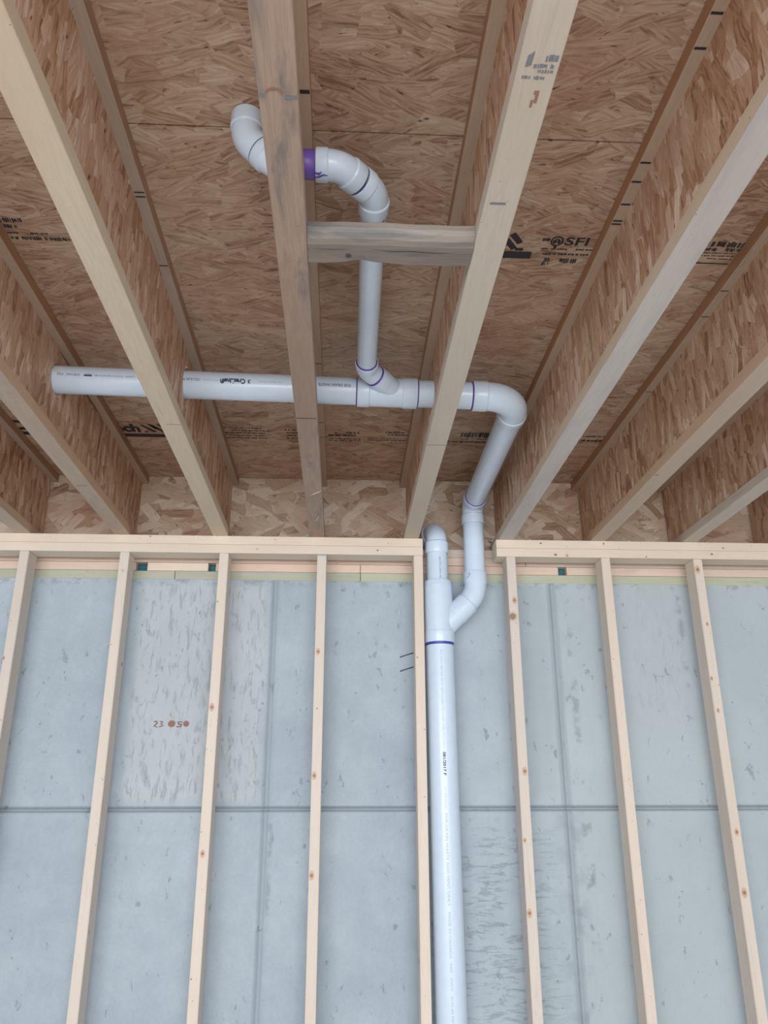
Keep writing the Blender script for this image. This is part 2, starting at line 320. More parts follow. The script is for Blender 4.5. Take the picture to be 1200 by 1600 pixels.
# concrete foundation wall with the ridges and grooves left by the form panels
def concrete():
    bm = bmesh.new(); yb = 0.36; yf = 0.15
    vx = [-2.25, -0.575, 0.635, 1.85]
    xs = sorted(set([-5.0, 5.2] + [round(-5+0.1*i, 3) for i in range(1, 102)] + [round(v+d, 4) for v in vx for d in (-0.034, -0.028, -0.018, -0.008, 0, 0.008, 0.016, 0.024)]))
    zs = sorted(set([FLOOR-0.1, -0.1524] + [round(-0.2-0.1*i, 3) for i in range(24)] + [round(-1.083+d, 4) for d in (-0.016, -0.011, -0.006, 0, 0.006, 0.010, 0.016)]))
    rnd = random.Random(3)
    def off(x, z):
        o = 0
        for v in vx:
            d = x - v
            if abs(d+0.018) < .001: o -= 0.004
            if abs(d+0.008) < .001: o += 0.004
            if abs(d) < .001: o += 0.003
            if abs(d-0.008) < .001: o -= 0.003
            if d > 0.02 and v == -0.575: o += 0.0015
        d = z + 1.083
        if abs(d-0.006) < .001: o -= 0.004
        if abs(d) < .001: o += 0.006
        if abs(d+0.006) < .001: o += 0.004
        if abs(d+0.011) < .001: o -= 0.003
        return o
    g = [[bm.verts.new((x, yf + off(x, z), z)) for x in xs] for z in zs]
    for j in range(len(zs)-1):
        for i in range(len(xs)-1): bm.faces.new((g[j][i], g[j][i+1], g[j+1][i+1], g[j+1][i]))
    def bk(x, z): return bm.verts.new((x, yb, z))
    c = [bk(xs[0], zs[0]), bk(xs[-1], zs[0]), bk(xs[-1], zs[-1]), bk(xs[0], zs[-1])]
    bm.faces.new((c[3], c[2], c[1], c[0]))
    bm.faces.new([g[-1][i] for i in range(len(xs))] + [c[2], c[3]]); bm.faces.new([g[0][i] for i in range(len(xs)-1, -1, -1)] + [c[0], c[1]])
    bm.faces.new([g[j][0] for j in range(len(zs))] + [c[3], c[0]]); bm.faces.new([g[j][-1] for j in range(len(zs)-1, -1, -1)] + [c[1], c[2]])
    return bm
wall = structure('wall_back', concrete(), A['concrete'], (0, 0, -Z0))
structure('wall_left', boxbm(-5.2, -5.0, -9.0, 0.36, FLOOR-0.1, 0.38), A['concrete'], (0, 0, -Z0))
structure('wall_right', boxbm(5.2, 5.4, -9.0, 0.36, FLOOR-0.1, 0.38), A['concrete'], (0, 0, -Z0))
# stamp on the concrete
zc = -0.760
def ink_blob(cx, cz, rx, rz, n=18):
    bm = bmesh.new(); bm.faces.new([bm.verts.new((cx + rx*math.cos(2*PI*k/n)*(1+random.uniform(-.1, .1)), 0.1490, cz + rz*math.sin(2*PI*k/n)*(1+random.uniform(-.1, .1)))) for k in range(n)])
    obj('stamp_mark', bm, A['rust'], wall)
def ink_stroke(pts, w):
    obj('stamp_mark', tubebm([(x, 0.1492, z) for x, z in pts], [w*.7]+[w]*(len(pts)-2)+[w*.7], 8), A['rust'], wall)
ink_blob(-0.975, zc+0.002, .0150, .0135); ink_blob(-0.917, zc+.002, .0125, .0115)
ink_stroke([(-1.047, zc+.010), (-1.038, zc+.011), (-1.033, zc+.006), (-1.045, zc-.008), (-1.031, zc-.011)], .0030)
ink_stroke([(-1.022, zc+.011), (-1.012, zc+.010), (-1.018, zc+.002), (-1.010, zc-.005), (-1.024, zc-.011)], .0030)
ink_stroke([(-0.934, zc+.010), (-0.951, zc+.008), (-0.948, zc+.001), (-0.935, zc-.002), (-0.938, zc-.009), (-0.956, zc-.010)], .0030)

# subfloor sheets overhead
H = 0.3556
def subfloor():
    bm = bmesh.new()
    ys = [(0.25, -0.6305), (-0.6355, -1.8355), (-1.8405, -3.055), (-3.060, -4.27), (-4.275, -5.6)]
    for k, (a, b) in enumerate(ys):
        xs = [-5.2, -2.45, 0.0, 2.44, 5.4] if k % 2 else [-5.2, -3.6, -1.218+2.436, 3.65, 5.4]
        for x0, x1 in zip(xs, xs[1:]): boxbm(x0+0.0006, x1-0.0006, b, a, H, H+0.018, 0.0, bm)
    boxbm(-5.2, 5.4, -5.6, 0.25, H+0.0175, H+0.025, 0.0, bm)
    return bm
ceil = structure('ceiling', subfloor(), A['ceiling'])
# ---- printing on the subfloor
def text_mesh(s, size, bold=0.0, sx=1.0):
    cu = bpy.data.curves.new('t', 'FONT'); cu.body = s; cu.size = size; cu.align_x = 'CENTER'; cu.align_y = 'CENTER'; cu.offset = bold; cu.resolution_u = 3
    o = bpy.data.objects.new('t', cu); C.objects.link(o); dg = bpy.context.evaluated_depsgraph_get(); dg.update()
    me = bpy.data.meshes.new_from_object(o.evaluated_get(dg)); bpy.data.objects.remove(o); bpy.data.curves.remove(cu)
    vsx = [(v.co.x*sx, v.co.y) for v in me.vertices]; fs = [tuple(p.vertices) for p in me.polygons]; bpy.data.meshes.remove(me)
    return vsx, fs
def place_text(bm, s, size, fn, bold=0.0, sx=1.0):
    vsx, fs = text_mesh(s, size, bold, sx); vv = [bm.verts.new(fn(x, y)) for x, y in vsx]
    for f in fs:
        try: bm.faces.new([vv[i] for i in f])
        except ValueError: pass
def fit_text(bm, s, x0, x1, y0, y1, z=H-0.0006, bold=0.0):
    """text read from below, spanning x0..x1, y0 (top of letters, nearer the camera) to y1"""
    vsx, fs = text_mesh(s, 0.05, bold); xa = min(v[0] for v in vsx); xb = max(v[0] for v in vsx); ya = min(v[1] for v in vsx); yb = max(v[1] for v in vsx)
    vv = [bm.verts.new((x0+(x-xa)/(xb-xa)*(x1-x0), y1+(y-ya)/(yb-ya)*(y0-y1), z)) for x, y in vsx]
    for f in fs:
        try: bm.faces.new([vv[i] for i in f])
        except ValueError: pass
def quad(bm, x0, x1, y0, y1, z=H-0.0006, sl=0.0):
    vv = [bm.verts.new(c) for c in ((x0, y0, z), (x1, y0, z), (x1+sl, y1, z), (x0+sl, y1, z))]; bm.faces.new(vv)
def dashes(bm, x0, x1, y, h, rnd, z=H-0.0006, fill=0.8):
    x = x0
    while x < x1:
        w = rnd.uniform(0.006, 0.03); w = min(w, x1-x)
        if rnd.random() < fill:
            xx = x
            while xx < x+w:
                ww = rnd.uniform(0.002, 0.0055); quad(bm, xx, min(xx+ww, x+w), y+rnd.uniform(-.12, .12)*h, y+h*rnd.uniform(.8, 1.1), z); xx += ww+rnd.uniform(0.0, .0016)
        x += w + rnd.uniform(0.002, 0.006)
rp = random.Random(11)
bm = bmesh.new()
# band nearer the camera
dashes(bm, -1.20, -1.130, -1.515, 0.016, rp); dashes(bm, -1.20, -1.150, -1.490, 0.014, rp)
dashes(bm, -1.185, -1.078, -1.461, 0.006, rp); dashes(bm, -1.182, -1.163, -1.444, 0.012, rp, fill=1); dashes(bm, -1.155, -1.103, -1.444, 0.013, rp, fill=1); dashes(bm, -1.095, -1.03, -1.444, 0.013, rp, fill=1)
dashes(bm, -0.290, -0.262, -1.516, 0.022, rp, fill=1); dashes(bm, -0.212, -0.190, -1.514, 0.03, rp, fill=1); dashes(bm, -0.068, -0.020, -1.518, 0.024, rp, fill=1)
quad(bm, 0.07, 0.215, -1.447, -1.418)                                        # bar under the slanted mark
for k, (a, b) in enumerate(((0.140, -1.512), (0.128, -1.488), (0.098, -1.480))):
    vv = [bm.verts.new((x, y, H-0.0006)) for x, y in ((a, b), (a+0.014, b-0.012), (a+0.042, b+0.026), (a+0.028, b+0.036))]; bm.faces.new(vv)
quad(bm, 0.165, 0.188, -1.462, -1.450)
fit_text(bm, 'SFI', 0.294, 0.358, -1.512, -1.478, bold=0.0012)
dashes(bm, 0.236, 0.382, -1.465, 0.006, rp, fill=.95); dashes(bm, 0.245, 0.375, -1.445, 0.008, rp, fill=.95); dashes(bm, 0.255, 0.372, -1.424, 0.020, rp, fill=.95)
dashes(bm, 0.252, 0.272, -1.404, 0.012, rp, fill=1); dashes(bm, 0.232, 0.252, -1.506, 0.014, rp, fill=1)
dashes(bm, 0.62, 0.800, -1.512, 0.021, rp, fill=1); dashes(bm, 0.63, 0.715, -1.487, 0.012, rp, fill=1); dashes(bm, 0.74, 0.79, -1.487, 0.012, rp, fill=1)
for y in (-1.468, -1.456, -1.444): dashes(bm, 0.60, 0.775, y, 0.004, rp, fill=.9)
quad(bm, 0.60, 0.775, -1.424, -1.419)
# diamond-shaped tree mark beside SFI: a ring with a leaf shape inside
def ringmark(cx, cy, r):
    n = 20
    o = [bm.verts.new((cx+r*math.cos(2*PI*k/n), cy+r*1.15*math.sin(2*PI*k/n), H-.0006)) for k in range(n)]
    i = [bm.verts.new((cx+r*.70*math.cos(2*PI*k/n), cy+r*.8*math.sin(2*PI*k/n), H-.0006)) for k in range(n)]
    for k in range(n): bm.faces.new((o[k], o[(k+1) % n], i[(k+1) % n], i[k]))
    for s_ in (-1, 1):
        vv = [bm.verts.new((cx+x*s_, cy+y, H-.0006)) for x, y in ((0.0008, -.72*r), (.66*r, .0*r), (.45*r, .66*r), (0.0008, .45*r))]; bm.faces.new(vv)
ringmark(0.272, -1.494, 0.018)
quad(bm, 0.268, 0.276, -1.474, -1.464)
# band nearer the wall
fit_text(bm, 'Tech', -1.262, -1.114, -0.324, -0.250, bold=0.0025)
quad(bm, -1.100, -1.086, -0.262, -0.250)
for x in (-1.108, -1.070):
    vv = [bm.verts.new(c) for c in ((x, -.318, H-.0006), (x+.013, -.320, H-.0006), (x+.058, -.258, H-.0006), (x+.042, -.250, H-.0006))]; bm.faces.new(vv)
    vv = [bm.verts.new(c) for c in ((x+.03, -.326, H-.0006), (x+.04, -.328, H-.0006), (x+.068, -.285, H-.0006), (x+.056, -.28, H-.0006))]; bm.faces.new(vv)
quad(bm, -1.30, -1.00, -0.236, -0.205)
fit_text(bm, 'C', -1.64, -1.56, -0.34, -0.25, bold=0.003); quad(bm, -1.68, -1.56, -0.235, -0.205)
for k in range(5): dashes(bm, -0.785+rp.uniform(-.01, .01), -0.62+rp.uniform(-.02, .03), -0.312+0.023*k, 0.009, rp, fill=.93)
for k in range(4): dashes(bm, -0.53+rp.uniform(-.01, .01), -0.46, -0.305+0.026*k, 0.013, rp, fill=1)
for k in range(2): dashes(bm, -0.357, -0.232, -0.290+0.024*k, 0.016, rp, fill=.8)
for k in range(2): dashes(bm, -0.355, -0.225, -0.228+0.018*k, 0.009, rp, fill=.97)
dashes(bm, -0.125, -0.02, -0.300, 0.014, rp, fill=.9); dashes(bm, -0.115, -0.02, -0.278, 0.012, rp, fill=.9)
dashes(bm, -0.195, -0.02, -0.238, 0.006, rp); dashes(bm, -0.195, -0.02, -0.222, 0.010, rp, fill=.95); dashes(bm, -0.10, -0.02, -0.196, 0.007, rp, fill=.95)
dashes(bm, 0.185, 0.30, -0.308, 0.045, rp, fill=1); dashes(bm, 0.19, 0.30, -0.250, 0.008, rp); dashes(bm, 0.130, 0.300, -0.225, 0.015, rp, fill=.9)
dashes(bm, 0.69, 0.80, -0.30, 0.012, rp); dashes(bm, 0.67, 0.79, -0.262, 0.02, rp, fill=.9)
obj('printed_lettering', bm, A['ink'], ceil, label='black printed lettering and logo marks')
bm = bmesh.new()
for x, w in ((-0.16, .02), (1.9, .02)): dashes(bm, x, x+w, -2.6, .01, rp)
obj('printed_mark', bm, A['ink'], ceil)

# rim board
for x0, x1, lab in ((-3.60, -1.22, 'strand board rim behind the left joists, above the sill'), (-1.218, 1.22, 'strand board rim behind the pipes and middle joists, above the sill'), (1.222, 3.66, 'strand board rim at the far right behind the last joist')):
    tag(obj('rim_board', boxbm(x0, x1, 0.222, 0.25, 0.0, H-0.0005, 0.0005), A['rim'], None, (x0, 0.222, 0)), lab, 'rim board')

# sill stack on top of the concrete
YS = 0.15; YE = 0.29; q = 0.0381
def board(name, x0, x1, y0, y1, z0, z1, mat, lab, cat, group=None, bev=0.0012):
    return tag(obj(name, boxbm(x0, x1, y0, y1, z0, z1, bev), mat, None, (x0, y0, z0)), lab, cat, group)
for x0, x1, lab in ((-3.4, -1.017, 'green treated sill board on the concrete, left end'), (-1.015, -0.214, 'green treated sill board on the concrete, between the second and fourth studs from left'), (-0.212, 3.4, 'green treated sill board on the concrete, behind and right of the tall pipe')):
    board('sill_plate', x0, x1, YS, YE, -4*q, -3*q-.0008, A['treated'], lab, 'sill plate')
for x0, x1, lab in ((-3.4, -1.186, 'pine packing board on the treated sill, left of the first teal gap'), (-1.137, -0.876, 'short pine packing block between two teal gaps above the sill'), (-0.843, -0.2145, 'pine packing board above the sill, right of the short block'),
                    (-0.2125, 0.666, 'pine packing board above the sill, passing behind the white pipes'), (0.704, 3.4, 'pine packing board above the sill at the right, beyond the dark gap')):
    board('packing_board', x0, x1, YS+.001, YE, -3*q+.0004, -2*q-.0012, A['sill'] if x0 < -1.2 or x0 > -0.9 else A['plate'], lab, 'board')
for x0, x1, z, lab in ((-3.4, 0.52, 0, 'lower board of the long pine plate pair behind the stud wall, left'), (0.522, 3.4, 0, 'lower board of the long pine plate pair behind the stud wall, right'),
                       (-3.4, -0.55, 1, 'upper pine plate behind the stud wall under the rim, left'), (-0.548, 3.4, 1, 'upper pine plate behind the stud wall under the rim, right')):
    board('pine_plate', x0, x1, YS+.003*(z), YE, -(2-z)*q+.0002, -(1-z)*q-.0012, A['sill'], lab, 'plate')
for x0, x1, lab in ((-1.186, -1.137, 'teal foam gasket in the left gap above the sill'), (-0.876, -0.843, 'teal foam gasket in the gap right of the short block'), (0.666, 0.704, 'dark teal foam gasket in the gap right of the pipes')):
    b = boxbm(x0+.001, x1-.001, YS+.035, YE-.02, -3*q, -2*q-.0015, .004)
    o = tag(obj('foam_gasket', b, A['teal'], None, ((x0+x1)/2, .18, -3*q)), lab, 'gasket')

# ------------------------------------------------------------------ joists
FW = 0.0635; FT = 0.0381; WT = 0.0095
JX = [-1.626078, -1.217821, -0.808164, -0.401697, 0.0, 0.408733, 0.810639, 1.213389, 1.6177]
MAIN_Y = -0.925
def mz(x): return 0.19 + 0.0187*(0.12 - x)
def webbm(x, hole=None, seed=0, y0=-5.0, y1=0.205):
    """web panel; hole = (y, z, r) cut raggedly round a pipe"""
    bm = bmesh.new(); a = x-WT/2; b = x+WT/2; z0 = FT-.002; z1 = H-FT+.002
    if not hole: return boxbm(a, b, y0, y1, z0, z1, 0, bm)
    hy, hz, r = hole; s = 0.10; rnd = random.Random(seed)
    boxbm(a, b, y0, hy-s, z0, z1, 0, bm); boxbm(a, b, hy+s, y1, z0, z1, 0, bm)
    n = 48; inner = []; outer = []
    for k in range(n):
        t = 2*PI*k/n; rr = r*(1+rnd.uniform(-.02, .035)); inner.append((hy+rr*math.cos(t), hz+rr*math.sin(t)))
        c, sn = math.cos(t), math.sin(t); kx = s/abs(c) if abs(c) > 1e-6 else 1e9
        top = (z1-hz) if sn > 0 else (hz-z0); kz = top/abs(sn) if abs(sn) > 1e-6 else 1e9; m_ = min(kx, kz); outer.append((hy+c*m_, hz+sn*m_))
    # corners
    def near(cy, cz): return min(range(n), key=lambda k: (outer[k][0]-cy)**2+(outer[k][1]-cz)**2)
    for cy in (hy-s, hy+s):
        for cz_ in (z0, z1): outer[near(cy, cz_)] = (cy, cz_)
    V = [[bm.verts.new((xx, p[0], p[1])) for p in L] for L in (inner, outer) for xx in (a, b)]
    ia, ib, oa, ob = V
    for k in range(n):
        l = (k+1) % n
        bm.faces.new((ia[k], ia[l], oa[l], oa[k])); bm.faces.new((ib[k], ob[k], ob[l], ib[l])); bm.faces.new((ia[k], ib[k], ib[l], ia[l])); bm.faces.new((oa[k], oa[l], ob[l], ob[k]))
    return bm
labs = ['wooden I-joist at the far left, cut off by the photo edge', 'reddish wooden I-joist, second from left, where the horizontal pipe ends in its web',
        'pale-flanged wooden I-joist crossed by the long horizontal pipe, third from left', 'weathered brown wooden I-joist in the middle with grey stains, pipes passing on both sides',
        'pale wooden I-joist right of the grey cross block, small printed stamp on its flange', 'whitish-flanged wooden I-joist right of the bent white pipe, above the right plate end',
        'tan-flanged wooden I-joist, third from the right', 'wooden I-joist second from the right with a torn orange web edge', 'rightmost wooden I-joist, mostly hidden behind its neighbour']
fl = ['flange_tan', 'flange_old2', 'flange', 'flange_old', 'flange', 'flange_white', 'flange_tan', 'flange', 'flange_tan']
A['flange_old2'] = lumber('stained_flange_lumber', 'y', (0.50, 0.39, 0.30), (0.42, 0.30, 0.22), (0.22, 0.11, 0.07), 0.35, 1.0, (0.28, 0.24, 0.22))
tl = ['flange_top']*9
joists = []
UPY = -1.868; UPZ = 0.231
for i, x in enumerate(JX):
    t = thing('i_joist', (x, 0, 0), labs[i], 'joist', None)
    hole = None
    if i in (1, 2, 4): hole = (MAIN_Y, mz(x), 0.049)
    if i == 3: hole = (UPY, UPZ, 0.036)
    if i == 3:      # this one carries two holes: build the web in two lengths that meet between them
        bm = webbm(x, (UPY, UPZ, 0.036), 5, -5.0, -1.4); b2 = webbm(x, (MAIN_Y, mz(x), 0.049), 6, -1.4, 0.205)
        me = bpy.data.meshes.new('t'); b2.to_mesh(me); b2.free(); bm.from_mesh(me); bpy.data.meshes.remove(me)
    else: bm = webbm(x, hole, i)
    obj('web', bm, A['web'], t)
    y0 = -5.0; y1 = 0.2215
    bf = obj('bottom_flange', boxbm(x-FW/2, x+FW/2, y0, y1, 0.0, FT, .0015), A[fl[i]], t)
    tf = obj('top_flange', boxbm(x-FW/2, x+FW/2, y0, y1, H-FT, H-.0004, .0015), A[tl[i]], t)
    for o_, m_ in ((tf, 'edge_brown'), (bf, 'edge_tan' if i in (0, 1, 6, 8) else 'edge_pale' if i == 5 else None)):      # the sawn edges of the flanges are browner than their faces
        if m_:
            o_.data.materials.append(A[m_])
            for p_ in o_.data.polygons:
                if abs(p_.normal.x) > .8: p_.material_index = 1
    joists.append(t)
# finger joint lines, pencil ticks and splinters on the joists
def tick(j, side, ys, z=H-FT-.0006, x0=None, x1=None, w=0.0022, name='ink_tick', mat='ink'):
    x = JX[j]
    for y in ys:
        bm = bmesh.new(); a = x0 if x0 is not None else (x+WT/2+.002 if side > 0 else x-FW/2+.001); b = x1 if x1 is not None else (x+FW/2-.001 if side > 0 else x-WT/2-.002)
        vv = [bm.verts.new(c) for c in ((a, y-w, z), (b, y-w, z), (b, y+w, z), (a, y+w, z))]; bm.faces.new(vv)
        obj(name, bm, A[mat], joists[j])
tick(3, 1, [-1.977], w=.005); tick(3, 1, [-0.449, -0.317, -0.89]); tick(2, 1, [-1.668, -1.653, -1.389])
tick(5, -1, [-2.19, -2.116, -1.82, -1.76, -1.684, -1.625, -1.613], w=.003); tick(6, -1, [-1.35, -1.22, -.75], w=.002)
tick(7, -1, [-1.15, -1.08, -1.05, -0.93], w=.003)
tick(2, 1, [-1.059], z=-.0004, x0=JX[2]-.012, x1=JX[2]+FW/2, w=.0012, name='joint_line', mat='rust'); tick(4, 1, [-0.95], z=-.0004, x0=-FW/2, x1=FW/2, w=.0014, name='joint_line', mat='rust'); tick(1, 1, [-0.55], z=-.0004, x0=JX[1]-.02, x1=JX[1]+.02, w=.001, name='joint_line')
tick(3, 1, [-1.118], z=-.0004, x0=JX[3]-.03, x1=JX[3]+.028, w=.0018, name='joint_line')
tick(4, 1, [-2.033], z=-.0004, x0=-.022, x1=.008, w=.003, name='grey_smudge', mat='grey_ink')
# stamp on the flange of the middle-right joist
bm = bmesh.new(); rs = random.Random(5)
def fdash(x0, x1, y, h, fill=.85): dashes(bm, x0, x1, y, h, rs, z=-.0005, fill=fill)
vv = [bm.verts.new(c) for c in ((-.020, -2.350, -.0005), (-.011, -2.358, -.0005), (-.012, -2.333, -.0005), (-.021, -2.330, -.0005))]; bm.faces.new(vv)
fdash(-.008, .024, -2.336, .007, .9); fdash(.008, .027, -2.352, .012, .9); fdash(-.009, .026, -2.326, .006, .9); fdash(-.022, .026, -2.314, .006, .9)
obj('printed_stamp', bm, A['grey_ink'], joists[4])
bm = bmesh.new()
for a in ((0.004, .012, -2.288, -2.280), (.007, .012, -2.280, -2.264), (.002, .006, -2.27, -2.255)): quad(bm, *a, z=-.0005)
obj('rust_mark', bm, A['rust'], joists[4])
# arched saw mark and cross line of the weathered joist
bm = bmesh.new(); x = JX[3]; n = 12
pa = [bm.verts.new((x-.006+.0145*math.cos(PI*k/n), -2.262-.012*math.sin(PI*k/n)*1.0, -.0005)) for k in range(n+1)]
pb = [bm.verts.new((x-.006+.012*math.cos(PI*k/n), -2.262-.006*math.sin(PI*k/n), -.0005)) for k in range(n+1)]
for k in range(n): bm.faces.new((pa[k], pa[k+1], pb[k+1], pb[k]))
obj('saw_mark', bm, A['rust'], joists[3])
for (x0, x1, y) in ((-.031, -.022, -2.258), (.010, .030, -2.256)):
    bm = bmesh.new(); quad(bm, x+x0, x+x1, y-.003, y+.004, z=-.0005)
    obj('saw_mark', bm, A['grey_ink'], joists[3])
def sliver(j, pts, r=.0016, name='splinter', mat='sliver'):
    obj(name, tubebm(pts, [r*.5]+[r]*(len(pts)-2)+[r*.3], 8), A[mat], joists[j], smooth=True)
sliver(3, [(JX[3]-.018, -.485, -.001), (JX[3]+.005, -.515, -.003), (JX[3]+.030, -.545, -.004)])
sliver(3, [(JX[3]-.006, -.20, -.001), (JX[3]+.006, -.235, -.003), (JX[3]+.014, -.27, -.003)])
sliver(1, [(JX[1]+.005, MAIN_Y-.046, .232), (JX[1]+.016, MAIN_Y-.050, .222), (JX[1]+.034, MAIN_Y-.047, .212)], .003)
sliver(2, [(JX[2]+.005, MAIN_Y-.030, .252), (JX[2]+.010, MAIN_Y-.038, .250), (JX[2]+.014, MAIN_Y-.044, .246)], .004)
# torn, resin-stained edge strips where web meets flange
def tear(j, side, y0, y1, z0, z1, w=.006):
    x = JX[j] + side*(WT/2+.0005); n = 14; rnd = random.Random(j*9+int(y0*10)); bm = bmesh.new(); up = []; dn = []
    for k in range(n+1):
        y = y0+(y1-y0)*k/n; zc_ = z0+(z1-z0)*k/n; h = w*math.sin(PI*k/n)*rnd.uniform(.6, 1.1)+.0004
        up.append(bm.verts.new((x, y, zc_+h))); dn.append(bm.verts.new((x, y, zc_-h)))
    for k in range(n): bm.faces.new((up[k], up[k+1], dn[k+1], dn[k]))
    obj('torn_edge', bm, A['resin'], joists[j])
tear(2, 1, -1.66, -1.33, FT+.004, FT+.004, .004); tear(2, 1, -2.1, -1.72, FT+.004, FT+.004, .003); tear(7, -1, -.30, -.02, FT+.006, FT+.006); tear(7, -1, -.62, -.42, FT+.006, FT+.006, .005)
tear(1, 1, -.95, -.45, H-FT-.004, H-FT-.004, .008); tear(6, -1, -1.0, -.8, FT+.003, FT+.003, .002)

# weathered cross block between two joists
def block():
    x0 = JX[3]+FW/2+.0005; x1 = JX[4]-FW/2-.0005; bm = bmesh.new(); n = 24; rnd = random.Random(2); rings = []
    ya, yb = -1.927, -1.838; prof = [(ya, .022), (ya+.004, .013), (ya+.013, .004), (ya+.026, 0), (-1.885, -.0006), (-1.87, 0.0), (yb-.006, 0), (yb, .005), (yb, .034), (yb-.004, .038), (ya+.004, .038), (ya, .034)]
    for k in range(n+1):
        t = k/n; x = x0+(x1-x0)*t; w1 = .004*math.sin(t*9+1)+.003*math.sin(t*23); wane = .008*math.exp(-((t-.32)/.07)**2)
        rings.append([bm.verts.new((x, y + (w1*.5-wane if y > -1.85 and z < .02 else w1*.25), z + (wane*.3 if y > -1.85 and z < .02 else 0))) for y, z in prof])
    m_ = len(prof)
    for a, b in zip(rings, rings[1:]):
        for k in range(m_): bm.faces.new((a[k], a[(k+1) % m_], b[(k+1) % m_], b[k]))
    bm.faces.new(rings[0][::-1]); bm.faces.new(rings[-1]); return bm, x0
bm, x0 = block()
blk = tag(obj('cross_block', bm, A['old_block'], None, (x0, -1.88, 0)), 'weathered grey board nailed crosswise between two joists, in front of the thin pipe', 'block')
bm = bmesh.new(); cx, cy = x0+.083, -1.868
for rr, zz in ((.006, -.0012),): bmesh.ops.create_cone(bm, cap_ends=True, segments=14, radius1=rr, radius2=rr*.8, depth=.001, matrix=Matrix.Translation((cx, cy, zz)))
obj('knot', bm, A['metal'], blk)
def split(pts, w, mat='ink'):
    bm = bmesh.new(); a = [bm.verts.new((x, y-w*(1 if 0 < k < len(pts)-1 else .2), -.0012)) for k, (x, y) in enumerate(pts)]; b = [bm.verts.new((x, y+w*(1 if 0 < k < len(pts)-1 else .2), -.0012)) for k, (x, y) in enumerate(pts)]
    for k in range(len(pts)-1): bm.faces.new((a[k], a[k+1], b[k+1], b[k]))
    obj('drying_split', bm, A[mat], blk)
split([(x0+.13, -1.892), (x0+.17, -1.885), (x0+.21, -1.887), (x0+.26, -1.884), (x0+.30, -1.886)], .0009)
split([(x0+.01, -1.888), (x0+.05, -1.886), (x0+.09, -1.890)], .0007)

# ------------------------------------------------------------------ stud wall
SX = [-1.607053, -1.197706, -0.787971, -0.379219, 0.028142, 0.423966, 0.833824, 1.237029]
PL = -2*q
tl_, tr_ = 0.0484, 0.3642
for z, zz, nm in ((-q, -.0006, 'upper'), (PL, -q-.0006, 'lower')):
    board('top_plate', -3.2, tl_, 0, .089, z, zz, A['plate'], '%s pine board of the double top plate left of the pipes' % nm, 'top plate')
    board('top_plate', tr_, 3.2, 0, .089, z, zz, A['plate'], '%s pine board of the double top plate right of the pipes' % nm, 'top plate')
for x0_, x1_, s_ in ((-3.2, .0484, 'left'), (.3642, 3.2, 'right')):
    board('bottom_plate', x0_, x1_, 0, .089, FLOOR, FLOOR+q, A['plate'], 'bottom plate of the stud wall on the slab, %s of the tall pipe' % s_, 'bottom plate')
sl = ['pine stud at the left photo edge, running out of frame', 'pine stud left of the rough concrete with the red stamp', 'pine stud between the red stamp and the vertical form seam, crossing the rough concrete', 'slim-looking pine stud in the middle, fourth from left, teal mark at its top',
      'pine stud standing directly left of the tall white pipe', 'knotty pine stud first to the right of the white pipes', 'pine stud with few knots, second from the right', 'pine stud at the right, below the dark knot on the plate, running out of frame']
studs = []
for i, x in enumerate(SX):
    o = tag(obj('wall_stud', boxbm(x-.019, x+.019, .0004 if i != 4 else .0004, .089, FLOOR+q, PL-.0004, .0022, seg=2), A['stud'], None, (x, 0, FLOOR+q)), sl[i], 'stud', None)
    studs.append(o)
def knot(o, x, z, r=.006, rz=None, y=-.0003):
    bm = bmesh.new(); rz = rz or r*1.2; n = 16
    for rr, yy in ((1.0, 0),):
        vv = [bm.verts.new((x+r*math.cos(2*PI*k/n)*random.uniform(.9, 1.1), y, z+rz*math.sin(2*PI*k/n)*random.uniform(.9, 1.1))) for k in range(n)]; bm.faces.new(vv)
    obj('knot', bm, A['knot'], o)
KN = 0
A['knot'] = plain('brown_knot', (0.34, 0.19, 0.12), 0.6)
A['knot_halo'] = plain('knot_halo', (0.62, 0.43, 0.30), 0.6)
obj('crayon_mark', boxbm(SX[3]-.016, SX[3]+.016, -.0004, .0006, PL-.008, PL-.0012), plain('teal_crayon', (0.25, 0.52, 0.45), .7), studs[3], label='teal crayon mark')

